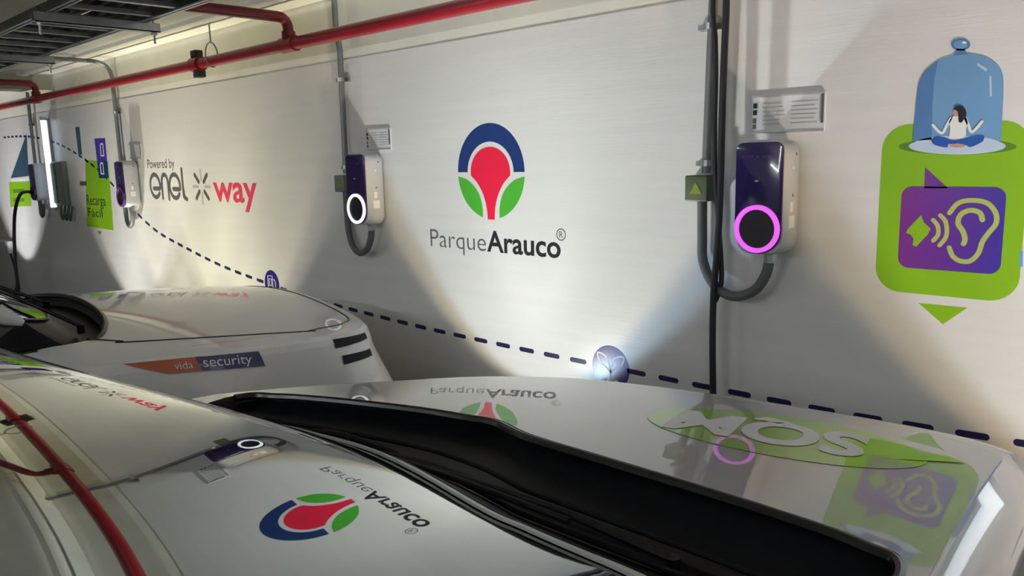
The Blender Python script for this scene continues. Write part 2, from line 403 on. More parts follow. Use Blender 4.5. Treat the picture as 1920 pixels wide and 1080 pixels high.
# ------------------------------------------------------------------ chargers
def fw(x0): return lambda a, b, t: (x0 + a, -t, b)      # (a across, b height, t out of the wall)
def charger(x, ring, label, ringlabel, marks=True):
    r = empty('wall_charger', (x, 0, 1.47), label, 'charger', 'wall-mounted car chargers')
    f = fw(x)
    MB().box((x-.07,-.02,1.30),(x+.07,0,1.62)).build('wall_bracket', M['fitting'], r)
    m = MB(); prof = lambda g: rrect(-.095+g, 1.262+g, .097-g, 1.685-g, .055-g*.5, 8)
    P0, P1, P2 = prof(.012), prof(0), prof(.006)
    n = len(P0); rows = [[f(a,b,.02) for a,b in P0],[f(a,b,.035) for a,b in P1],[f(a,b,.135) for a,b in P1],[f(a,b,.146) for a,b in P2]]
    V = [p for q in rows for p in q]; Fc = []
    for i in range(3):
        for k in range(n): Fc.append((i*n+k,i*n+(k+1)%n,(i+1)*n+(k+1)%n,(i+1)*n+k))
    Fc += [tuple(range(n))[::-1], tuple(3*n+k for k in range(n))]
    m.add(V, Fc); m.build('body', M['white_plastic'], r, True)
    # glossy front: rounded top, round bottom that follows the socket ring
    rz = 1.358
    pts = rrect(-.0935, 1.40, .0925, 1.676, .03, 6)
    top = [p for p in pts if p[1] > 1.5]
    poly = top + circle(-.0005, rz, .093, None, 24, 180, 360)
    MB().prism(poly, f, .146, .157).build('front_panel', M['panel'], r, bevel=.003)
    MB().ring(circle(0,rz,.089,None,48), circle(0,rz,.072,None,48), f, .157, .167).build('light_ring', ring, r, label=ringlabel)
    MB().prism(circle(0,rz,.072,None,40), f, .150, .160).build('socket', M['socket'], r)
    if marks:
        text_fit('enel x way', -.07, .055, 1.620, 1.632, f, .1578).build('lettering', M['ring_off'], r, fix=False)
        MB().prism(circle(-.008,1.535,.008,.003,16), f, .157,.1575).build('badge', M['text_pale'], r)
        s = lambda a,b,t: (x+.097+t, -a, b)
        for (a0,b0,a1,b1,mm) in ((.06,1.36,.105,1.405,'white_print'),(.075,1.42,.097,1.455,'white_print'),(.075,1.575,.085,1.585,'white_print'),(.055,1.625,.062,1.635,'text_grey'),(.075,1.475,.083,1.485,'text_grey')):
            MB().prism([(a0,b0),(a1,b0),(a1,b1),(a0,b1)], s, 0, .001).build('side_sticker', M[mm], r)
    return r
charger(-1.385, M['glow_magenta'], 'purple-fronted wall charger with a glowing magenta socket ring', 'glowing magenta ring')
charger(-3.935, M['glow_white'], 'purple-fronted wall charger with a white lit socket ring', 'white lit ring')
charger(-7.63, M['ring_off'], 'purple-fronted wall charger with an unlit ring, left of the starburst lettering', 'unlit violet ring')
charger(-10.28, M['ring_off'], 'farthest wall charger, dark fronted, with a black cable plugged in', 'unlit violet ring', False)

def conduit(x, label, kind):
    """steel conduit from the ceiling, then grey flexible hose looping up into the charger foot"""
    yc = -.035
    r = empty('conduit', (x, yc, 1.5), label, 'conduit', 'conduits feeding the chargers')
    if kind == 'bend':
        p = fillet([(x+.01,yc,1.56),(x,yc,2.585),(x,-1.05,2.585)], .16, 8)
    elif kind == 'up':
        p = [(x,yc,1.56),(x+.01,yc,2.30),(x-.02,yc,2.45),(x-.02,yc,CEIL)]
    else:
        p = [(x,yc,1.56),(x+.03,yc,CEIL)]
    MB().tube(p, .018, 12).build('steel_tube', M['conduit'], r, True)
    h = spline([(x-.015,yc,1.45),(x-.012,yc,1.30),(x-.006,yc,1.20),(x+.05,yc-.015,1.115),(x+.14,yc-.03,1.075),(x+.24,yc-.045,1.105),(x+.295,yc-.05,1.18),(x+.31,yc-.05,1.27)], 7)
    hs = MB().tube(h, .020, 12).build('flexible_hose', M['hose'], r, True)
    MB().tube([(x+.31,yc-.05,1.225),(x+.31,yc-.05,1.268)], .025, 8).build('hose_gland', M['steel'], hs)
    for z in (2.13, 1.60):
        cl = MB(); cl.tube([(x+.004,yc,z-.012),(x+.004,yc,z+.012)], .024, 12); cl.box((x-.05,-.012,z-.012),(x+.055,0,z+.012)); cl.box((x-.045,yc-.004,z-.010),(x-.02,0,z+.010))
        cl.build('clamp', M['steel'], r)
    return r
conduit(-1.675, 'grey conduit dropping beside the magenta-ring charger and looping into its foot', 'straight')
conduit(-4.205, 'grey conduit dropping beside the white-ring charger and looping into its foot', 'up')
conduit(-7.885, 'grey conduit bending off the ceiling down to the unlit charger', 'bend')
conduit(-10.53, 'farthest grey conduit behind the vertical light tube', 'straight')
def switch_box(x, label, m, w=.052):
    r = empty('switch_box', (x, 0, 1.5), label, 'switch box', 'switch boxes on the conduits')
    MB().box((x-w,-.075,1.448),(x+w,0,1.552)).build('box_body', M[m], r, bevel=.006)
    f = fw(x)
    MB().prism([(-w*.55,1.478),(w*.55,1.478),(0,1.525)], f, .075, .0765).build('warning_triangle', M['warn'], r)
    return r
switch_box(-1.697, 'small green switch box with a warning triangle left of the magenta-ring charger', 'box_green')
switch_box(-4.23, 'small switch box half behind the white-ring charger', 'box_grey')
switch_box(-7.9, 'small switch box behind the unlit charger', 'box_grey')
def P3(y, *pts): return [(wp(*p, y)[0], y, wp(*p, y)[1]) for p in pts]
tag(MB().tube(spline([(-1.575,-.085,CEIL-.002)] + P3(-.085,(1362,0),(1358,100),(1354,220),(1351,340),(1348,420),(1343,490),(1338,550),(1336,640),(1337,742)) + [(-1.585,-.085,.3),(-1.58,-.085,.0)],5), .0135, 10).build('power_cable', M['black_cable'], None, True, origin=(-1.6,-.085,1.3)), 'thick black cable running down the whole wall beside the green switch box', 'cable')
tag(MB().tube(spline([(-1.625,-.06,CEIL-.002)] + P3(-.06,(1337,0),(1341,70),(1342,150),(1340,240),(1341,330),(1346,400),(1351,470),(1353,520),(1349,545),(1341,565)),5), .010, 10).build('power_cable', M['black_cable'], None, True, origin=(-1.64,-.06,1.9)), 'thinner black cable beside the green switch box, ending at the hose loop', 'cable')

def sign(x0, x1, z0, z1, label, full=True):
    r = empty('instruction_sign', ((x0+x1)/2, 0, (z0+z1)/2), label, 'sign', 'instruction signs above the chargers')
    f = lambda a,b,t: (a,-t,b)
    MB().box((x0,-.006,z0),(x1,0,z1)).build('plate', M['plate'], r)
    W_ = x1-x0; H_ = z1-z0
    MB().box((x0,-.010,z1-.006),(x1,-.006,z1)).build('frame_edge', M['text_pale'], r)
    MB().box((x1-.012,-.010,z0+.03),(x1-.004,-.006,z1-.006)).build('frame_edge', M['text_grey'], r)
    MB().box((x0,-.010,z0),(x1,-.006,z0+.004)).build('frame_edge', M['text_pale'], r)
    if full:
        for (a,b,s,mm) in ((.03,.68,.05,'text_black'),(.03,.50,.05,'text_black'),(.03,.28,.04,'text_grey'),(.03,.12,.04,'text_grey')):
            MB().box((x0+a*W_,-.0075,z0+b*H_),(x0+a*W_+s*W_*1.1,-.006,z0+b*H_+.13*H_)).build('pictogram', M[mm], r)
        for col0, col1 in ((.16,.48),(.56,.93)):
            for i in range(6):
                MB().box((x0+col0*W_,-.007,z0+(.78-.11*i)*H_),(x0+(col1-random.uniform(0,.08))*W_,-.006,z0+(.805-.11*i)*H_)).build('text_line', M['text_pale'], r)
    return r
sign(-1.500, -1.212, 1.710, 1.850, 'white instruction sign with pictograms above the magenta-ring charger')
sign(-4.015, -3.775, 1.700, 1.826, 'small instruction sign above the white-ring charger')
sign(-7.74, -7.46, 1.70, 1.83, 'faint instruction sign above the unlit charger', False)

# ------------------------------------------------------------------ wall graphics (printed vinyl, each a thin film on the wall)
def F(a, b, t): return (a, -t, b)
T = .0005
def P2(*pts): return [wp(*p) for p in pts]
def film(name, poly, m, parent, layer=1, label=None):
    return MB().prism(poly, F, T*(layer-1), T*layer).build(name, M[m] if isinstance(m, str) else m, parent, label=label)
# round tree logo
lx, lz = -2.957, 1.570
lg = empty('wall_logo', (lx, 0, lz), 'round logo of navy arch, red tree and two green leaves above black lettering', 'wall graphic')
arch = circle(lx, lz-.004, .246, .250, 40, 0, 180) + circle(lx, lz-.004, .170, .156, 40, 0, 180)[::-1]
film('arch', arch, 'navy_print', lg)
red = circle(lx, lz-.004, .146, .130, 36, -8, 188)
lft = spline([(lx-.145,lz-.022),(lx-.098,lz-.060),(lx-.060,lz-.112),(lx-.038,lz-.165),(lx-.028,lz-.215),(lx-.026,lz-.250)],5)
red = red + lft + [(2*lx-a,b) for a,b in lft[::-1]]
film('tree', red, 'red_print', lg)
for s in (-1, 1):
    outer = [(lx+s*.246*math.cos(math.radians(a)), lz-.008-.240*math.sin(math.radians(a))) for a in [6+70*i/16 for i in range(17)]]
    inner = spline([(lx+s*.062,lz-.240),(lx+s*.064,lz-.185),(lx+s*.082,lz-.128),(lx+s*.120,lz-.080),(lx+s*.175,lz-.044),(lx+s*.244,lz-.026)],4)
    film('leaf', (outer + inner) if s > 0 else (outer + inner)[::-1], 'green_print', lg)
text_fit('Parque', -3.456, -3.003, 1.149, 1.247, F, T, bold=-.008, ref='P').build('lettering', M['text_grey'], lg, fix=False)
text_fit('Arauco', -2.995, -2.482, 1.152, 1.262, F, T, bold=.020, ref='A').build('lettering', M['text_black'], lg, fix=False)
rg = wp(1052, 440)
MB().ring(circle(rg[0],rg[1],.030,None,24), circle(rg[0],rg[1],.025,None,24), F, 0, T).build('registered_ring', M['text_grey'], lg)
text_fit('R', rg[0]-.012, rg[0]+.013, rg[1]-.016, rg[1]+.016, F, T).build('lettering', M['text_grey'], lg, fix=False)
# starburst lettering
en = empty('wall_lettering', (-6.4, 0, 1.45), 'grey and crimson lettering with a starburst between the words', 'wall graphic')
text_fit('Powered by', -7.36, -6.79, 1.612, 1.690, F, T, bold=.006, ref='P').build('lettering', M['text_grey'], en, fix=False)
# 'enel' in rounded strokes
def stroke(pts, wd, m, parent, name='lettering', k=8, layer=1):
    return MB().prism(ribbon(spline(pts, k) if k else pts, wd), F, T*(layer-1), T*layer).build(name, M[m], parent)
sw = .042
def ell(cx, cz, rx, rz, a0, a1, n=10): return [(cx+rx*math.cos(math.radians(a0+(a1-a0)*i/n)), cz+rz*math.sin(math.radians(a0+(a1-a0)*i/n))) for i in range(n+1)]
for cx in (-7.225, -6.815):
    stroke([(cx-.04,1.432),(cx+.085,1.432)] + ell(cx-.005, 1.455, .105, .100, -5, 320, 14), sw*.9, 'text_grey', en, k=4)
stroke([(-7.085,1.350),(-7.085,1.47)] + ell(-7.02,1.475,.065,.08,180,0,8) + [(-6.955,1.42),(-6.955,1.345)], sw*.9, 'text_grey', en, k=4)
stroke([(-6.66,1.60),(-6.66,1.40),(-6.645,1.365),(-6.60,1.35)], sw*.9, 'text_grey', en, k=4)
sx, sz = wp(378, 350)
for i in range(8):
    a = math.radians(45*i)
    l0, l1 = (.055, .135)
    stroke([(sx+l0*1.15*math.cos(a), sz+l0*math.sin(a)), (sx+l1*1.15*math.cos(a), sz+l1*math.sin(a))], .024 if i % 2 == 0 else .036, 'text_pale' if i % 2 == 0 else 'text_grey', en, 'ray', 0)
text_fit('way', -6.105, -5.405, 1.350, 1.492, F, T, bold=.02, ref='x').build('lettering', M['crimson'], en, fix=False)

# dashed route line with its round stations
ROUTE = [(-11.95,2.03),(-10.9,2.01),(-10.0,1.93),(-9.3,1.80),(-8.6,1.60),(-8.0,1.34),(-7.65,1.17),(-7.23,1.03),(-6.65,.92),(-6.2,.845),(-5.85,.80),(-5.5,.765),(-5.07,.726),(-4.6,.695),(-4.1,.676),(-3.6,.661),(-3.1,.655),(-2.6,.653),(-2.18,.655),(-1.7,.656),(-1.2,.661),(-.8,.675),(-.4,.69),(.4,.70),(1.4,.69)]
pth = spline(ROUTE, 40)
rt = empty('route_line', (-4.0, 0, .67), 'dark blue dashed line running low along the whole wall', 'wall graphic')
STN = [(-2.183, .652, .108), (-5.29, .752, .105), (-10.15, 1.95, .09)]
acc = 0.0; cur = [pth[0]]; nxt = .0; seg = []
d_on, per = .104, .1715
cum = [0.0]
for a, b in zip(pth, pth[1:]): cum.append(cum[-1] + math.hypot(b[0]-a[0], b[1]-a[1]))
def at(s):
    lo = max(0, min(len(cum)-2, next((i for i in range(len(cum)-1) if cum[i+1] >= s), len(cum)-2)))
    t = (s-cum[lo])/max(1e-6, cum[lo+1]-cum[lo]); return (pth[lo][0]+(pth[lo+1][0]-pth[lo][0])*t, pth[lo][1]+(pth[lo+1][1]-pth[lo][1])*t)
# phase: a dash is centred on X = -1.526
s_ref = next(c for c, p in zip(cum, pth) if p[0] >= -1.526)
s = s_ref % per - per
while s < cum[-1] - d_on:
    if s > d_on:
        c = at(s)
        if not any(math.hypot(c[0]-q[0], c[1]-q[1]) < q[2] + .03 for q in STN):
            MB().prism(ribbon([at(s-d_on/2+.012), c, at(s+d_on/2-.012)], .024), F, 0, T).build('dash', M['navy_dash'], rt)
    s += per
def station(x, z, r, label):
    e = empty('station_disc', (x, 0, z), label, 'wall graphic', 'round stations on the dashed line')
    film('disc', circle(x, z, r, None, 40), 'violet_gloss', e)
    return e
s1 = station(-2.183, .652, .108, 'violet disc with a white sprout on the dashed line beside the near car')
for sgn in (-1, 1):
    stroke([(-2.183,.63),(-2.183+sgn*.012,.675),(-2.183+sgn*.03,.705),(-2.183+sgn*.075,.715),(-2.183+sgn*.062,.672),(-2.183+sgn*.03,.655),(-2.183,.63)], .008, 'white_print', s1, 'leaf_outline', 5, 2)
stroke([(-2.183,.63),(-2.183,.57)], .009, 'white_print', s1, 'stem', 0, 2)
stroke([(-2.24,.575),(-2.21,.595),(-2.183,.57),(-2.15,.595),(-2.125,.575)], .008, 'white_print', s1, 'hand_outline', 5, 2)
s2 = station(-5.29, .752, .105, 'violet disc with a white charging pillar above the far white car')
stroke([(-5.345,.68),(-5.345,.81),(-5.28,.815),(-5.275,.68)], .009, 'white_print', s2, 'pillar_outline', 0, 2)
stroke([(-5.325,.74),(-5.295,.74),(-5.295,.79),(-5.325,.79),(-5.325,.74)], .007, 'white_print', s2, 'screen_outline', 0, 2)
stroke([(-5.275,.70),(-5.245,.71),(-5.24,.77),(-5.26,.79)], .008, 'white_print', s2, 'cable_outline', 4, 2)
s3 = station(-10.15, 1.95, .09, 'small violet disc on the dashed line behind the vertical light tube')

# ear panel with a woman under a glass cloche
ep = empty('wall_graphic', (-.79, 0, 1.44), 'lime panel with a violet hearing-ear bubble and a glass cloche on top', 'wall graphic')
gx0, gx1 = -1.008, -.566
film('panel', rrect(gx0, 1.145, gx1, 1.722, .085), 'lime_print', ep)
film('pointer', P2((1722,568),(1814,577),(1768,608)), 'lime_print', ep)
pa, pb = wp(1687,430)[0], wp(1882,430)[0]; pz0, pz1 = wp(1780,508)[1], wp(1780,350)[1]
vg = grad_print('violet_gradient_print', (.20,.025,.27), (.055,.035,.36), pa+.79, pb+.79)
bub = rrect(pa, pz0, pb, pz1, .035)
MB().prism(bub, F, T, 2*T).build('bubble', vg, ep)
MB().prism(P2((1735,314),(1733,353),(1778,353)), F, T, 2*T).build('bubble_tip', vg, ep)
def c4(x, y): return wp(1630 + x/3.375, 300 + y/3.375)
film('bolt', [c4(*p) for p in ((232,462),(245,435),(328,348),(345,395),(368,415),(388,434),(372,470),(298,548),(274,540),(280,498),(262,472))], 'lime_print', ep, 3)
for pts in (((405,380),(432,415),(436,470),(405,510)), ((450,350),(485,395),(488,480),(445,540))):
    stroke([c4(*p) for p in pts], .014, 'lime_pale', ep, 'sound_wave', 6, 3)
stroke([c4(*p) for p in ((508,335),(560,275),(640,255),(740,270),(798,330),(803,400),(755,462),(715,520),(690,590),(640,638),(580,640),(530,610),(506,555))], .0155, 'lime_pale', ep, 'ear_outline', 5, 3)
stroke([c4(*p) for p in ((716,378),(700,335),(640,318),(580,345),(562,400),(592,450),(606,500),(596,530))], [.014]*0 or .0165, 'lime_pale', ep, 'inner_ear', 5, 3)
def c5(x, y): return wp(1680 + x/4.154, 50 + y/4.154)
def cpoly(cx, cy, rx, ry, n=36): return [c5(cx+rx*math.cos(2*math.pi*i/n), cy+ry*math.sin(2*math.pi*i/n)) for i in range(n)]
film('cloche_shadow', cpoly(480, 935, 460, 62), 'lime_dark', ep, 2)
film('cloche_base', cpoly(478, 930, 378, 66), 'pale_blue', ep, 3)
film('cloche_dome', [c5(*p) for p in spline([(132,890),(145,740),(160,580),(178,440),(228,345),(330,262),(440,222),(500,208),(600,214),(700,236),(785,290),(832,370),(838,500),(830,680),(820,890)],4)] , 'glass_blue', ep, 4)
film('dome_shade', [c5(*p) for p in ((132,890),(145,740),(160,580),(178,440),(228,345),(330,262),(300,420),(285,600),(280,880))], 'glass_blue2', ep, 5)
film('dome_floor', [c5(478+340*math.cos(math.radians(a)), 912+62*math.sin(math.radians(a))) for a in range(180, 361, 10)] + [c5(818,925),c5(140,925)], 'pale_blue', ep, 5)
film('highlight', [c5(*p) for p in ((728,385),(745,385),(748,540),(732,545))], 'pale_blue', ep, 5)
film('highlight', [c5(*p) for p in ((640,285),(715,330),(700,348),(630,298))], 'pale_blue', ep, 5)
film('cloche_neck', [c5(*p) for p in ((440,225),(475,190),(470,165),(540,165),(535,190),(570,218))], 'glass_blue2', ep, 5)
film('cloche_knob', cpoly(505,140,74,48), 'glass_blue2', ep, 5)
film('knob_face', cpoly(505,140,56,34), 'glass_blue', ep, 6)
film('highlight', cpoly(535,124,18,10), 'white_print', ep, 7)
lay = 6
film('leg', [c5(*p) for p in spline([(275,885),(310,855),(380,862),(430,880),(500,888),(470,912),(410,915),(400,940),(330,930),(290,912),(275,885)],4)], 'jeans_print', ep, lay)
film('leg', [c5(*p) for p in spline([(440,888),(540,868),(620,848),(685,850),(680,890),(640,915),(580,938),(540,920),(470,905),(440,888)],4)], 'jeans_print', ep, lay+1)
film('foot', cpoly(480,925,62,16), 'skin_print', ep, lay)
film('torso', [c5(*p) for p in spline([(415,868),(425,790),(415,745),(440,705),(490,692),(540,700),(560,740),(548,800),(545,850),(500,872),(415,868)],4)], 'white_print', ep, lay+2)
stroke([c5(*p) for p in ((430,715),(395,775),(365,828),(330,810),(290,765))], .0085, 'white_print', ep, 'arm', 4, lay+2)
stroke([c5(*p) for p in ((545,715),(568,770),(590,820),(625,795),(672,740))], .0085, 'white_print', ep, 'arm', 4, lay+2)
film('face', cpoly(468,672,22,28), 'skin_print', ep, lay+3)
film('hair', [c5(*p) for p in spline([(455,645),(470,620),(505,615),(540,640),(552,680),(535,715),(515,745),(492,740),(488,690),(480,658),(455,645)],4)], 'hair_print', ep, lay+4)
# neighbouring blue graphic at the edge of the picture
bg = empty('wall_graphic', (-.45, 0, 1.3), 'blue graphic cut off by the right edge, beside the lime ear panel', 'wall graphic')
film('panel', spline([(-.556,1.42),(-.556,1.30),(-.545,1.20),(-.52,1.12),(-.50,1.08),(-.44,1.06),(-.38,1.10),(-.36,1.20),(-.36,1.42),(-.40,1.50),(-.50,1.50),(-.556,1.42)],4)[:-1], 'glass_blue2', bg)
film('tag', P2((1912,470),(1918,470),(1918,500),(1912,500)), 'glass_blue', bg, 2)

# far lime panel with lettering
fp = empty('wall_graphic', (-8.6, 0, 1.4), 'lime panel with two lines of black lettering left of the unlit charger', 'wall graphic')
film('panel', P2((160,300),(203,303),(213,432),(163,424)), 'lime_print', fp)
film('pointer', P2((183,433),(191,434),(187,440)), 'lime_dark', fp)
film('card', P2((177,260),(197,259),(204,334),(186,334)), 'violet_print', fp, 2)
film('card_base', P2((183,303),(201,302),(204,334),(186,334)), 'navy_print', fp, 3)
for a, b in ((270,292),(306,326)):
    stroke(P2((188,a),(193,a),(195,b),(190,b),(188,a)), .022, 'white_print', fp, 'card_icon', 0, 4)
za, zb = wp(185,385)[1], wp(185,370)[1]
xa, xb = wp(163,380)[0], wp(198,380)[0]
text_fit('Recarga', xa, xb, za, zb+.02, F, 2*T, ref='R').build('lettering', M['text_black'], fp, fix=False)
za, zb = wp(183,407)[1], wp(183,394)[1]
text_fit('Fácil', xa, xb-.12, za, zb+.015, F, 2*T, ref='F').build('lettering', M['text_black'], fp, fix=False)
nb = empty('wall_graphic', (-9.2, 0, 1.9), 'narrow navy flag graphic above the lime panel', 'wall graphic')
film('flag', P2((141,238),(149,238),(154,290),(147,290)), 'teal_print', nb)
film('flag_tail', P2((150,340),(162,340),(162,348),(150,348)), 'text_grey', nb)
fl = empty('wall_graphic', (-11.3, 0, 1.6), 'farthest lime panel with a teal sail shape above it', 'wall graphic')
film('sail', P2((50,250),(20,334),(54,330)), 'teal_print', fl)
film('panel', P2((17,341),(58,340),(59,386),(20,388)), 'lime_print', fl)
film('band', P2((22,336),(54,333),(54,339),(22,341)), 'white_print', fl, 2)
for yy in (355, 372):
    film('text_line', P2((25,yy),(46,yy-1),(46,yy+6),(25,yy+7)), 'lime_dark', fl, 2)

# ------------------------------------------------------------------ far corner: vertical light tube, cable, plug box
def vertical_lamp(vx, vy, zb, za, label, rad=.028):
    vt = empty('vertical_tube_lamp', (vx, vy, zb), label, 'lamp', 'vertical light tubes on the wall')
    MB().tube([(vx,vy,zb),(vx,vy,za)], rad, 16).build('tube', M['tube'], vt, True)
    for z in (za, zb): MB().tube([(vx,vy,z-.02),(vx,vy,z+.02)], rad+.004, 16).build('end_cap', M['white_plastic'], vt, True)
    MB().box((vx-.03,vy+.03,zb),(vx+.03,0,za)).build('housing', M['fitting'], vt)
vy = -.06
vertical_lamp(-9.96, vy, CAM.z + (wp(100,392)[1]-CAM.z)*(2.9+vy)/2.9, CAM.z + (wp(82,222)[1]-CAM.z)*(2.9+vy)/2.9, 'bright vertical light tube standing off the wall at the far end')
vertical_lamp(-.28, -.08, 1.10, 2.0, 'vertical light tube on the wall to the right of the lime ear panel', .05)  # unseen tube, added so its reflection makes the streak on the near fender
kp = [(-10.28,-.17,1.355),(-10.25,-.24,1.37),(-10.28,-.30,1.33),(-10.38,-.34,1.15),(-10.45,-.36,.9),(-10.40,-.4,.55),(-10.3,-.45,.25),(-10.2,-.7,.02)]
tag(MB().tube(spline(kp,6), .018, 10).build('charging_cable', M['black_cable'], None, True, origin=(-10.28,-.17,1.355)), 'black charging cable hanging from the farthest charger to the floor', 'cable')
bxx, bzz = wp(14, 460)
jb = empty('junction_box', (bxx, 0, bzz), 'pale grey junction box low on the wall at the left edge', 'box')
MB().box((bxx-.42,-.08,bzz-.08),(bxx+.38,0,bzz+.08)).build('box_body', M['plate'], jb, bevel=.01)
MB().box((bxx-.40,-.088,bzz-.065),(bxx+.36,-.08,bzz+.065)).build('lid', M['plate'], jb)
tag(MB().tube(spline([(bxx+.3,-.05,bzz-.08),(bxx+.55,-.08,bzz-.25),(bxx+.8,-.12,bzz-.5),(bxx+.9,-.2,.02)],6), .012, 8).build('lead', M['black_cable'], None, True, origin=(bxx+.3,-.05,bzz-.08)), 'thin black lead running down from the junction box', 'cable')
db = empty('distribution_box', (-9.35,0,1.45), 'grey distribution box with green cables right of the vertical light tube', 'box')
xa, xb = wp(109,350)[0], wp(130,350)[0]
MB().box((xa,-.05,1.22),(xb,0,1.70)).build('box_body', M['box_grey'], db, bevel=.01)
MB().box((xa,-.058,1.24),(xa+.12,-.05,1.68)).build('door', M['box_green'], db)
for k in range(3):
    xx = xa+.15+k*.12
    MB().tube(spline([(xx,-.03,1.22),(xx+.02,-.05,1.12),(xx+.06,-.05,1.06),(xx+.11,-.05,1.12),(xx+.12,-.03,1.22)],5), .012, 8).build('cable_loop', M['box_green'], db, True)

# ------------------------------------------------------------------ cars
Q1 = (.9807, .0086, -.0976, -.062, .0427, -.0358)
def z_hood1(X, Y):
    u = X + 1.2; v = max(Y + 1.2, -.75)
    return Q1[0]+Q1[1]*u+Q1[2]*v+Q1[3]*u*u+Q1[4]*u*v+Q1[5]*v*v
def z_hood2(X, Y):
    u = X + 3.93; w_ = Y + 1.85
    z = 1.06 - .08*max(w_, -.2) - .16*u*u
    return z - .12*max(0, w_-.75)**2
Q2 = (1.0539,-.044,-.5755,-.3457,.2779,-.0717,.489,.1565,.8193,.1175,-.3859,.3851,.6098,.7098,.1822)
EX = ((0,0),(1,0),(0,1),(2,0),(1,1),(0,2),(3,0),(2,1),(1,2),(0,3),(4,0),(3,1),(2,2),(1,3),(0,4))
def z_glass1(X, Y):
    u, v = X+1.2, Y+2.0
    q = lambda a: sum(c*a**i*v**j for c,(i,j) in zip(Q2, EX))
    if u >= -.16: return q(u)
    g = (q(-.159)-q(-.161))/.002; d = u+.16
    return q(-.16) + g*d - .20*d*d
def z_glass2(X, Y):
    u = X + 3.93; v = Y + 1.95
    return 1.07 - .56*v - .13*u*u + .03*v*v

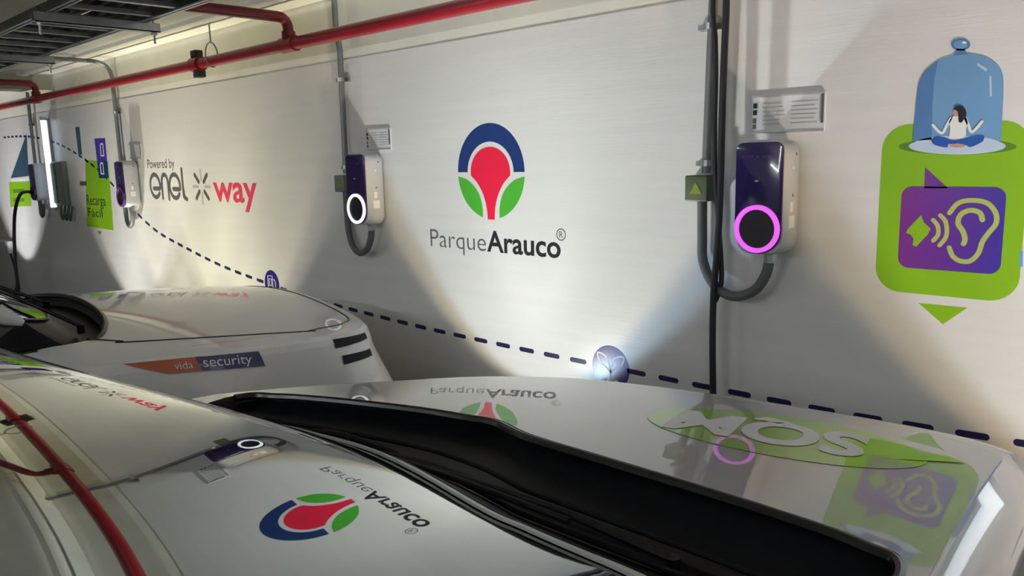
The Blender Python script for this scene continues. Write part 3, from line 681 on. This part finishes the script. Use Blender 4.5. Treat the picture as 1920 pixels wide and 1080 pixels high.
class Car:
    """plan outline O (where the top starts to roll over) and inner line I (hood rear edge, then window base)"""
    def __init__(s, root, ctrl, zf, rings, cowl_rows, tgap, ringfn=None):
        s.root = root; s.zf = zf; s.ringfn = ringfn
        C4 = spline(ctrl, 7); s.n = len(C4); s.k = 7
        s.O = [Vector((c[0], c[1], 0)) for c in C4]; s.I = [Vector((c[2], c[3], 0)) for c in C4]
        s.N = []
        for i in range(s.n):
            t = s.O[min(i+1,s.n-1)] - s.O[max(i-1,0)]; nn = Vector((-t.y, t.x, 0)).normalized()
            s.N.append(nn)
        s.rings = rings; s.c0, s.c1 = cowl_rows[0]*7, cowl_rows[1]*7; s.tg = tgap
    def top(s, i, t):
        p = s.I[i].lerp(s.O[i], t); return Vector((p.x, p.y, s.zf(p.x, p.y)))
    def side(s, i, k):
        """k may be fractional ring index"""
        R = s.ringfn(s.N[i], s.O[i]) if s.ringfn else s.rings
        k0 = int(min(k, len(R)-1)); k1 = min(k0+1, len(R)-1); f = k - k0
        a = R[k0]; b = R[k1]
        o = a[0]+(b[0]-a[0])*f; dz = a[1]+(b[1]-a[1])*f; fr = a[2]+(b[2]-a[2])*f
        N = s.N[i]; e = max(0, N.y)
        base = s.zf(s.O[i].x, s.O[i].y)
        p = s.O[i] + N*(o + fr*e)
        return Vector((p.x, p.y, base + dz))
    def surf(s, Y, z, off):
        """point on the right-hand flank at a given Y and height"""
        c = [(i, s.side(i, 4)) for i in range(s.n//2, s.n)]
        for (i, a), (j, b) in zip(c, c[1:]):
            if a.y >= Y >= b.y and s.N[i].x > .3:
                f = (a.y-Y)/max(1e-9, a.y-b.y)
                P = [s.side(i,k).lerp(s.side(j,k), f) for k in range(len(s.rings))]
                for p, q in zip(P, P[1:]):
                    if p.z >= z >= q.z:
                        r = p.lerp(q, (p.z-z)/max(1e-9,p.z-q.z)); d = Vector((p.z-q.z, 0, q.x-p.x)).normalized()
                        return r + d*off
        return Vector((-2.99, Y, z))
    def t1(s, i):
        e = max(0., s.N[i].y); return s.tg[0] + (s.tg[1]-s.tg[0])*e**.7
    def t2(s, i): return s.t1(i) + s.tg[2]/(s.O[i]-s.I[i]).length
    def build(s, paint):
        n = s.n
        hood = MB()
        hood.grid([[s.top(i,s.t1(i)*j/12) for j in range(13)] for i in range(s.c0, s.c1+1)])
        # folded-down hood edge so the panel has thickness
        edge = [[s.top(i,s.t1(i)), s.top(i,s.t1(i))-Vector((0,0,.02))] for i in range(s.c0, s.c1+1)]
        hood.grid(edge); hood.grid([[s.top(i,0), s.top(i,0)-Vector((0,0,.025))] for i in range(s.c0, s.c1+1)], True)
        s.hood = hood.build('hood', paint, s.root, True)
        body = MB()
        K = range(1, len(s.rings))
        def ringpts(i): return [s.side(i, k) for k in K]
        body.grid([[s.top(i,s.t2(i)+(1-s.t2(i))*j/4) for j in range(5)]+ringpts(i) for i in range(s.c0, s.c1+1)])
        T0 = [j/8 for j in range(9)]
        body.grid([[s.top(i,t) for t in T0]+ringpts(i) for i in range(0, s.c0+1)])
        body.grid([[s.top(i,t) for t in T0]+ringpts(i) for i in range(s.c1, n)])
        body.grid([[s.top(i,s.t2(i)), s.top(i,s.t2(i))-Vector((0,0,.02))] for i in range(s.c0, s.c1+1)], True)
        # tail: close between the two rear ends
        l = [s.top(0,t) for t in T0]+ringpts(0); r = [s.top(n-1,t) for t in T0]+ringpts(n-1)
        body.grid([[p.lerp(q, j/6) + Vector((0,-.12*math.sin(math.pi*j/6),0)) for j in range(7)] for p, q in zip(l, r)])
        s.body = body.build('body_shell', paint, s.root, True, sharp=11)
        tm = lambda i: (s.t1(i)+s.t2(i))/2
        line = [s.top(s.c0, tm(s.c0)*j/10) for j in range(10)] + [s.top(i, tm(i)) for i in range(s.c0, s.c1+1)] + [s.top(s.c1, tm(s.c1)*(10-j)/10) for j in range(1, 11)]
        nc = s.c1-s.c0+1; q = line[0:5] + line[20:10+nc-11] + line[10+nc+5:]      # drop the corners, then round them
        line = [(p.x, p.y) for p in q]; line = spline([(line[0])] + line[1:], 3)
        line = [Vector((a_, b_, s.zf(a_, b_))) for a_, b_ in line]
        MB().tube([p - Vector((0,0,.0008)) for p in line], max(.0006, s.tg[2]*.45), 6).build('hood_gap', M['rubber'], s.root, True)
    def strip(s, i0, i1, k0, k1, off=.004, taper=0):
        g = []
        for i in range(i0, i1+1):
            f = (i-i0)/max(1,(i1-i0)); sh = taper*(1-f)*(k1-k0)
            row = []
            for j in range(4):
                k = (k0+sh*.5) + (k1-k0-sh)*j/3
                row.append(s.side(i,k) + s.N[i]*off)
            g.append(row)
        return g

def wheel(root, x, y, sgn, lab=None):
    m = MB(); prof = [(.0,.30),(.05,.325),(.12,.332),(.17,.325),(.215,.29)]
    V = []; Fc = []; n = 28
    for (d, r) in prof:
        for k in range(n):
            a = 2*math.pi*k/n; V.append((x - sgn*d, y + r*math.cos(a), .334 + r*math.sin(a)))
    for i in range(len(prof)-1):
        for k in range(n): Fc.append((i*n+k, i*n+(k+1)%n, (i+1)*n+(k+1)%n, (i+1)*n+k))
    Fc += [tuple(range((len(prof)-1)*n, len(prof)*n))]
    m.add(V, Fc); w_ = m.build('wheel', M['tyre'], root, True)
    d = MB(); d.tube([(x-sgn*.02,y,.334),(x+sgn*.004,y,.334)], .06, 16)
    for k in range(5):
        a = 2*math.pi*k/5; c, s_ = math.cos(a), math.sin(a)
        pts = [(-.035,.05),(.035,.05),(.05,.25),(-.05,.25)]
        d.prism(pts, lambda p, q, t, c=c, s_=s_: (x+sgn*t, y+p*c-q*s_, .334+p*s_+q*c), -.03, 0)
    d.ring(circle(0,0,.295,None,28), circle(0,0,.245,None,28), lambda a,b,t: (x+sgn*t, y+a, .334+b), -.03, .004)
    d.build('rim', M['alloy'], w_)

def glasshouse(root, bottom, top, zg, nu=30, nv=16):
    """windscreen patch z = zg(X, Y) between two plan curves"""
    B = spline(bottom, 6); Tp = spline(top, 6); n = min(len(B), len(Tp)); g = []
    for j in range(nv+1):
        t = j/nv
        g.append([Vector((B[i][0]*(1-t)+Tp[i][0]*t, B[i][1]*(1-t)+Tp[i][1]*t, 0)) for i in range(n)])
    for r in g:
        for p in r: p.z = zg(p.x, p.y)
    ws = MB().grid(g).build('windscreen', M['glass'], root, True)
    return g, ws

def wiper(root, pivot, elbow, tip, b0, b1):
    ar = MB().tube(spline([pivot, elbow, tip], 8), .008, 8, rr=None).build('wiper_arm', M['rubber'], root, True)
    bl = MB(); bl.tube(spline([b0, tuple((Vector(b0)+Vector(b1))/2 + Vector((0,0,.012))), b1], 8), .0065, 8); bl.build('wiper_blade', M['rubber'], ar, True)
    MB().tube([Vector(pivot)-Vector((0,0,.03)), Vector(pivot)+Vector((0,0,.006))], .014, 12).build('pivot_cap', M['cowl'], ar, True)

# ---- the near white car -------------------------------------------------
car1 = empty('car', (-1.2, -2.9, 0), 'white car in the foreground with a green oval sticker on its hood', 'car', 'white cars parked nose to the wall')
ctrl1 = [(-2.06,-5.2,-1.85,-5.2),(-2.10,-4.0,-1.90,-4.0),(-2.11,-2.9,-1.92,-2.9),(-2.115,-2.35,-1.95,-2.3),
 (-2.10,-2.02,-2.04,-1.905),(-2.035,-1.82,-1.957,-1.82),(-1.965,-1.68,-1.847,-1.769),(-1.885,-1.53,-1.681,-1.71),(-1.76,-1.28,-1.525,-1.657),(-1.56,-1.085,-1.399,-1.624),
 (-1.32,-.99,-1.31,-1.603),(-1.09,-.925,-1.178,-1.629),(-.88,-.865,-.962,-1.613),(-.64,-.79,-.782,-1.591),(-.49,-.768,-.644,-1.571),(-.415,-.82,-.519,-1.555),(-.396,-.98,-.45,-1.555),(-.373,-1.30,-.40,-1.562),
 (-.340,-1.65,-.375,-1.66),(-.315,-1.95,-.37,-1.95),(-.29,-2.4,-.40,-2.4),(-.28,-3.0,-.42,-3.0),(-.28,-4.0,-.44,-4.0),(-.33,-5.2,-.5,-5.2)]
def roll(r, k=5): return [(r*math.sin(math.pi/2*j/k), -r*(1-math.cos(math.pi/2*j/k)), 0.) for j in range(k+1)]
LOW1 = [(.125,-.22,.05),(.135,-.34,.10),(.14,-.46,.12),(.12,-.58,.12),(.09,-.68,.08),(.05,-.74,.02)]
rings1 = roll(.115, 12) + LOW1
def rings_near(N, O):
    # flat chamfer shaped into the right-hand fender edge to mirror the added vertical tube
    w_ = max(0., min(1., (N.x-.75)/.2)); w_ = w_*w_*(3-2*w_)
    if w_ <= 0 or O.y < -2.2: return rings1
    TH = ((-2.2,12.),(-1.7,14.5),(-1.55,16.25),(-1.45,17.75),(-1.3,20.),(-1.15,22.5),(-1.0,26.5),(-.95,28.25),(-.8,40.))
    th = next((a[1]+(b[1]-a[1])*(O.y-a[0])/(b[0]-a[0]) for a, b in zip(TH, TH[1:]) if a[0] <= O.y <= b[0]), 40.)
    th = math.radians(th); c = .042; rr = .085
    R = [(0,0,0), (.003,-.003*math.tan(th)*.5,0), (c,-c*math.tan(th),0)]
    for j in range(1, 11):
        a = th + (math.pi/2-th)*j/10; R.append((c+rr*(math.sin(a)-math.sin(th)), -c*math.tan(th)-rr*(math.cos(th)-math.cos(a)), 0))
    return [tuple(p*(1-w_)+q*w_ for p, q in zip(A, B)) for A, B in zip(rings1[:13], R)] + LOW1
c1 = Car(car1, ctrl1, z_hood1, rings1, (4, 18), (.962, .962, .0006), rings_near)
c1.build(M['paint'])
bot1 = [(-1.90,-2.36),(-1.72,-2.20),(-1.52,-2.07),(-1.293,-1.995),(-.971,-1.990),(-.884,-1.951),(-.799,-1.912),(-.726,-1.885),(-.60,-1.868),(-.47,-1.865)]
top1 = [(-1.82,-2.92),(-1.68,-2.96),(-1.50,-2.98),(-1.32,-2.99),(-1.15,-2.99),(-1.02,-2.985),(-.88,-2.97),(-.74,-2.96),(-.62,-2.94),(-.50,-2.91)]
g1, ws1 = glasshouse(car1, bot1, top1, z_glass1)
be = [p.copy() for p in g1[0]]
MB().tube([p + Vector((0,.004,.001)) for p in be], .006, 8).build('glass_seal', M['rubber'], ws1, True)
mo = []
for a_, b_ in zip(g1[0], g1[1]):
    d_ = (b_-a_).normalized(); mo.append([a_ + d_*t_ + Vector((0,.002,h_)) for t_, h_ in ((0,.001),(.002,.006),(.012,.009),(.024,.007),(.028,.001))])
MB().grid(mo).build('glass_moulding', M['moulding'], ws1, True)
# cowl tray between hood and glass
cw = []
Nc = len(be)
hb = [c1.top(i, 0) for i in range(c1.c0, c1.c1+1)]
def pick(L, f):
    x_ = f*(len(L)-1); i = min(int(x_), len(L)-2); return L[i].lerp(L[i+1], x_-i)
for j in range(41):
    f = j/40; a = pick(hb, f); b = pick(be, f)
    row = []
    for t, dz in ((0,-.022),(.08,-.05),(.3,-.075),(.6,-.07),(.85,-.035),(.97,-.010),(1.02,-.012)):
        p = a.lerp(b, t); row.append(p + Vector((0,0,dz)))
    cw.append(row)
MB().grid(cw).build('cowl', M['cowl'], car1, True)
MB().tube([p + Vector((0,-.016,-.006)) for p in hb], .011, 8).build('hood_seal', M['rubber'], car1, True)
for f0, f1, t0 in ((.12,.93,.42),(.20,.95,.66)):
    MB().tube([pick(hb,f).lerp(pick(be,f), t0) + Vector((0,0,-.052)) for f in [f0+(f1-f0)*i/24 for i in range(25)]], .006, 8).build('cowl_rib', M['cowl'], car1, True)
wiper(car1, (-.72,-1.76,.925), (-.95,-1.84,.985), (-1.22,-1.90,1.005), (-.88,-1.86,.985), (-1.55,-1.98,1.02))
wiper(car1, (-1.42,-1.80,.945), (-1.58,-1.90,1.0), (-1.72,-2.02,1.0), (-1.52,-1.90,.995), (-1.86,-2.18,.97))
# pillars, roof, side glass
topE = g1[-1]
def pil(side):
    col = [r[0] if side < 0 else r[-1] for r in g1]
    col = [col[0] + (col[0]-col[1]).normalized()*.20 + Vector((0,0,-.03))] + col
    return [p + Vector((side*.03, -.01, -.006)) for p in col]
for sd in (-1, 1):
    MB().tube(pil(sd), .034, 10).build('roof_pillar', M['paint'], car1, True)
roofg = []
for j in range(13):
    y = j/12
    row = []
    for p in topE:
        row.append(Vector((p.x + (p.x+1.17)*.05*min(1,y*3), p.y - 1.75*y, p.z + .07*math.sin(min(1,y*1.6)*math.pi/2) - .16*max(0,y-.55)**2)))
    roofg.append(row)
MB().grid(roofg).build('roof', M['paint'], car1, True)
for k_, sd in ((0,-1),(-1,1)):
    MB().tube([pil(sd)[-1]] + [r[k_] + Vector((sd*.02,0,-.012)) for r in roofg[1:]], .036, 10).build('roof_rail', M['paint'], car1, True)
MB().grid([[roofg[-1][i].lerp(Vector((roofg[-1][i].x*1.02, -5.2, 1.02)), t) for i in range(len(topE))] for t in (0,.25,.5,.75,1)]).build('rear_window', M['glass'], car1, True)
for sd, xb in ((0,-1.915),(-1,-.425)):
    pp = [r[sd] for r in roofg]; fr = [r[sd] for r in g1]
    g = []
    for f in [i/12 for i in range(13)]:
        up = pick(pp, f); lo = Vector((xb, -2.35 - 2.4*f, 1.03)) ; up2 = up if f > 0 else up
        g.append([lo.lerp(up2, t) for t in (0,.33,.66,1)])
    MB().grid(g).build('side_window', M['glass'], car1, True)
    q = [fr[0], pick(fr,.5), fr[-1], Vector((xb,-2.35,1.03))]
    MB().add(q, [(0,1,3),(1,2,3)]).build('quarter_window', M['glass'], car1)
    # rear roof pillar
    MB().tube([pp[-1], pp[-1].lerp(Vector((xb,-5.1,1.02)),.5), Vector((xb,-5.1,1.02))], .05, 10).build('roof_pillar', M['paint'], car1, True)
    MB().tube([pp[5], pick([pp[5], Vector((xb,-3.45,1.03))],.5), Vector((xb,-3.45,1.03))], .03, 8).build('roof_pillar', M['rubber'], car1, True)
for yy in (-1.35, -4.35):
    wheel(car1, -.165, yy, 1); wheel(car1, -2.235, yy, -1)
def lamp_strip(car, i0, i1, k0, k1, name, m, off=.004, taper=0):
    return MB().grid(car.strip(i0, i1, k0, k1, off, taper)).build(name, M[m], car.root, True)
for (a, b) in ((58, 72), (93, 106)):
    lamp_strip(c1, a, b, 12.2, 13.2, 'headlamp', 'lamp_glass', .006)
lamp_strip(c1, 72, 93, 13.4, 14.6, 'grille', 'slot', .006)
# oval sticker on the hood
oc = Vector((-.810, -1.150)); ang = math.radians(24); ax = Vector((math.cos(ang), math.sin(ang))); ay = Vector((-ax.y, ax.x))
def on_hood(a, b, t):
    p = oc + ax*a + ay*b; return Vector((p.x, p.y, z_hood1(p.x, p.y) + t))
m = MB(); rows = []
for j in range(9):
    r = j/8; rows.append([on_hood(0.32*r*math.cos(2*math.pi*k/48), .178*r*math.sin(2*math.pi*k/48), .0012) for k in range(49)])
m.grid(rows); st = m.build('oval_sticker', M['lime_vinyl'], c1.hood, True, label='lime green oval sticker')
def on_hood_r(a, b, t): return on_hood(-a, -b, t)
text_fit('SQM', -.205, .270, -.090, .095, on_hood_r, .0026, bold=.035, shear=.2).build('sticker_lettering', M['white_vinyl'], c1.hood, fix=False)
MB().add([on_hood(*p) for p in ((.25,-.05,.0024),(.40,.015,.0024),(.37,.045,.0024),(.28,.02,.0024))], [(0,1,2,3)]).build('sticker_leaf', M['lime_vinyl'], c1.hood)

# ---- the farther white car ------------------------------------------------
car2 = empty('car', (-3.93, -2.9, 0), 'white car with an orange and navy sticker on its fender, beyond the foreground car', 'car', 'white cars parked nose to the wall')
half = [(0,-.66,0,-1.72),(.40,-.67,.30,-1.735),(.68,-.68,.48,-1.765),(.785,-.735,.58,-1.80),(.842,-.85,.64,-1.83),(.872,-1.04,.675,-1.86),(.885,-1.5,.69,-1.90),
        (.89,-1.9,.72,-2.02),(.895,-2.3,.74,-2.3),(.895,-3.0,.74,-3.0),(.885,-4.0,.73,-4.0),(.84,-5.2,.68,-5.2)]
C2 = -3.93
ctrl2 = [(C2-a,b,C2-c,d) for a,b,c,d in half[::-1]] + [(C2+a,b,C2+c,d) for a,b,c,d in half[1:]]
rings2 = [(0,0,0),(.018,-.006,0),(.034,-.022,0),(.045,-.048,0),(.056,-.10,.0),(.066,-.17,.02),(.074,-.25,.05),(.080,-.36,.10),(.085,-.5,.13),(.09,-.62,.10),(.05,-.7,.05)]
c2 = Car(car2, ctrl2, z_hood2, rings2, (5, 17), (.78, .955, .010))
c2.build(M['paint_far'])
bot2 = [(C2-.70,-2.12),(C2-.5,-1.99),(C2-.2,-1.93),(C2,-1.92),(C2+.2,-1.93),(C2+.5,-1.99),(C2+.70,-2.12)]
top2 = [(C2-.60,-2.78),(C2-.42,-2.85),(C2-.2,-2.88),(C2,-2.88),(C2+.2,-2.88),(C2+.42,-2.85),(C2+.60,-2.78)]
g2, ws2 = glasshouse(car2, bot2, top2, z_glass2)
be2 = g2[0]
MB().tube([p.copy() for p in be2], .007, 8).build('glass_moulding', M['rubber'], ws2, True)
hb2 = [c2.top(i, 0) for i in range(c2.c0, c2.c1+1)]
cw = []
for j in range(41):
    f = j/40; a = pick(hb2, f); b = pick(be2, f)
    cw.append([a.lerp(b, t) + Vector((0,0,dz)) for t, dz in ((0,-.024),(.1,-.05),(.4,-.06),(.8,-.03),(1.0,-.008))])
MB().grid(cw).build('cowl', M['cowl'], car2, True)
MB().tube([p + Vector((0,-.012,-.004)) for p in hb2], .012, 8).build('hood_seal', M['rubber'], car2, True)
zz = lambda x, y, d: (x, y, z_glass2(x, y) + d)
wiper(car2, (C2+.55,-1.89,1.02), zz(C2+.4,-2.05,.03), zz(C2+.1,-2.10,.02), zz(C2+.58,-2.16,.012), zz(C2-.05,-2.05,.02))
wiper(car2, (C2-.05,-1.84,1.04), zz(C2-.2,-2.0,.03), zz(C2-.45,-2.06,.02), zz(C2-.05,-2.06,.012), zz(C2-.6,-2.12,.02))
for sd in (-1, 1):
    col = [r[0] if sd < 0 else r[-1] for r in g2]
    MB().tube([p + Vector((sd*.03,-.01,-.006)) for p in col], .034, 10, rr=[.012,.028]+[.034]*(len(col)-2)).build('roof_pillar', M['paint_far'], car2, True)
roof2 = []
for j in range(13):
    y = j/12
    roof2.append([Vector((p.x, p.y - 1.9*y, p.z + .06*math.sin(min(1,y*1.6)*math.pi/2) - .16*max(0,y-.55)**2)) for p in g2[-1]])
MB().grid(roof2).build('roof', M['paint_far'], car2, True)
for k_, sd in ((0,-1),(-1,1)):
    MB().tube([r[k_] + Vector((sd*.025,0,-.010)) for r in roof2], .036, 10).build('roof_rail', M['paint_far'], car2, True)
MB().grid([[r.lerp(Vector((r.x, -5.2, 1.04)), t) for r in roof2[-1]] for t in (0,.25,.5,.75,1)]).build('rear_window', M['glass'], car2, True)
for sd, xb in ((0, C2-.735), (-1, C2+.735)):
    pp = [r[sd] for r in roof2]; fr = [r[sd] for r in g2]; g = []
    for f in [i/12 for i in range(13)]:
        g.append([Vector((xb,-2.30-2.5*f,1.0)).lerp(pick(pp,f), t) for t in (0,.33,.66,1)])
    MB().grid(g).build('side_window', M['glass'], car2, True)
    MB().add([fr[0], pick(fr,.5), fr[-1], Vector((xb,-2.30,1.0))], [(0,1,3),(1,2,3)]).build('quarter_window', M['glass'], car2)
    MB().tube([Vector((xb,-2.10,.985)), Vector((xb,-3.2,.99)), Vector((xb,-4.7,1.0))], .012, 8).build('window_seal', M['rubber'], car2, True)
    MB().tube([pp[-1], Vector((xb,-5.1,1.03))], .05, 10).build('roof_pillar', M['paint_far'], car2, True)
    MB().tube([pp[5], Vector((xb,-3.5,1.0))], .03, 8).build('roof_pillar', M['rubber'], car2, True)
for yy in (-1.35, -4.35):
    wheel(car2, C2+1.0, yy, 1); wheel(car2, C2-1.0, yy, -1)
nn = c2.n
lamp_strip(c2, nn-1-54, nn-1-44, 2.0, 3.3, 'headlamp_slot', 'slot', .005, .25)
lamp_strip(c2, nn-1-54, nn-1-45, 4.0, 4.6, 'headlamp_slot', 'slot', .005, .2)
lamp_strip(c2, 44, 54, 2.0, 3.3, 'headlamp_slot', 'slot', .005, .25)
lamp_strip(c2, 45, 54, 4.0, 4.6, 'headlamp_slot', 'slot', .005, .2)
# fender sticker on the sloping side of the farther car
def on_flank(a, b, t): return c2.surf(a, b - .13*(a + 1.59), t)      # a along the car, b height; the sticker slopes with the fender line
def flank_film(name, pts, m, t):
    # subdivided strip between a lower and an upper edge
    lo, up = pts; rows = []
    for j in range(13):
        f = j/12; p = (lo[0][0]+(lo[1][0]-lo[0][0])*f, lo[0][1]+(lo[1][1]-lo[0][1])*f); q = (up[0][0]+(up[1][0]-up[0][0])*f, up[0][1]+(up[1][1]-up[0][1])*f)
        rows.append([on_flank(p[0]+(q[0]-p[0])*h, p[1]+(q[1]-p[1])*h, t) for h in (0,.25,.5,.75,1)])
    return MB().grid(rows).build(name, M[m], c2.body, True)
flank_film('orange_sticker', (((-1.72,.838),(-1.589,.838)), ((-1.875,.884),(-1.605,.892))), 'orange_vinyl', .004)
flank_film('navy_sticker', (((-1.589,.838),(-1.318,.836)), ((-1.605,.892),(-1.335,.898))), 'navy_vinyl', .004)
text_fit('vida', -1.695, -1.622, .853, .878, on_flank, .006, ref='d').build('sticker_lettering', M['white_vinyl'], c2.body, fix=False)
text_fit('security', -1.580, -1.375, .853, .882, on_flank, .006, ref='t').build('sticker_lettering', M['white_vinyl'], c2.body, fix=False)

if __name__ == '__main__':
    for o in list(bpy.data.objects):
        if o.name.startswith('tmp_text'): bpy.data.objects.remove(o)
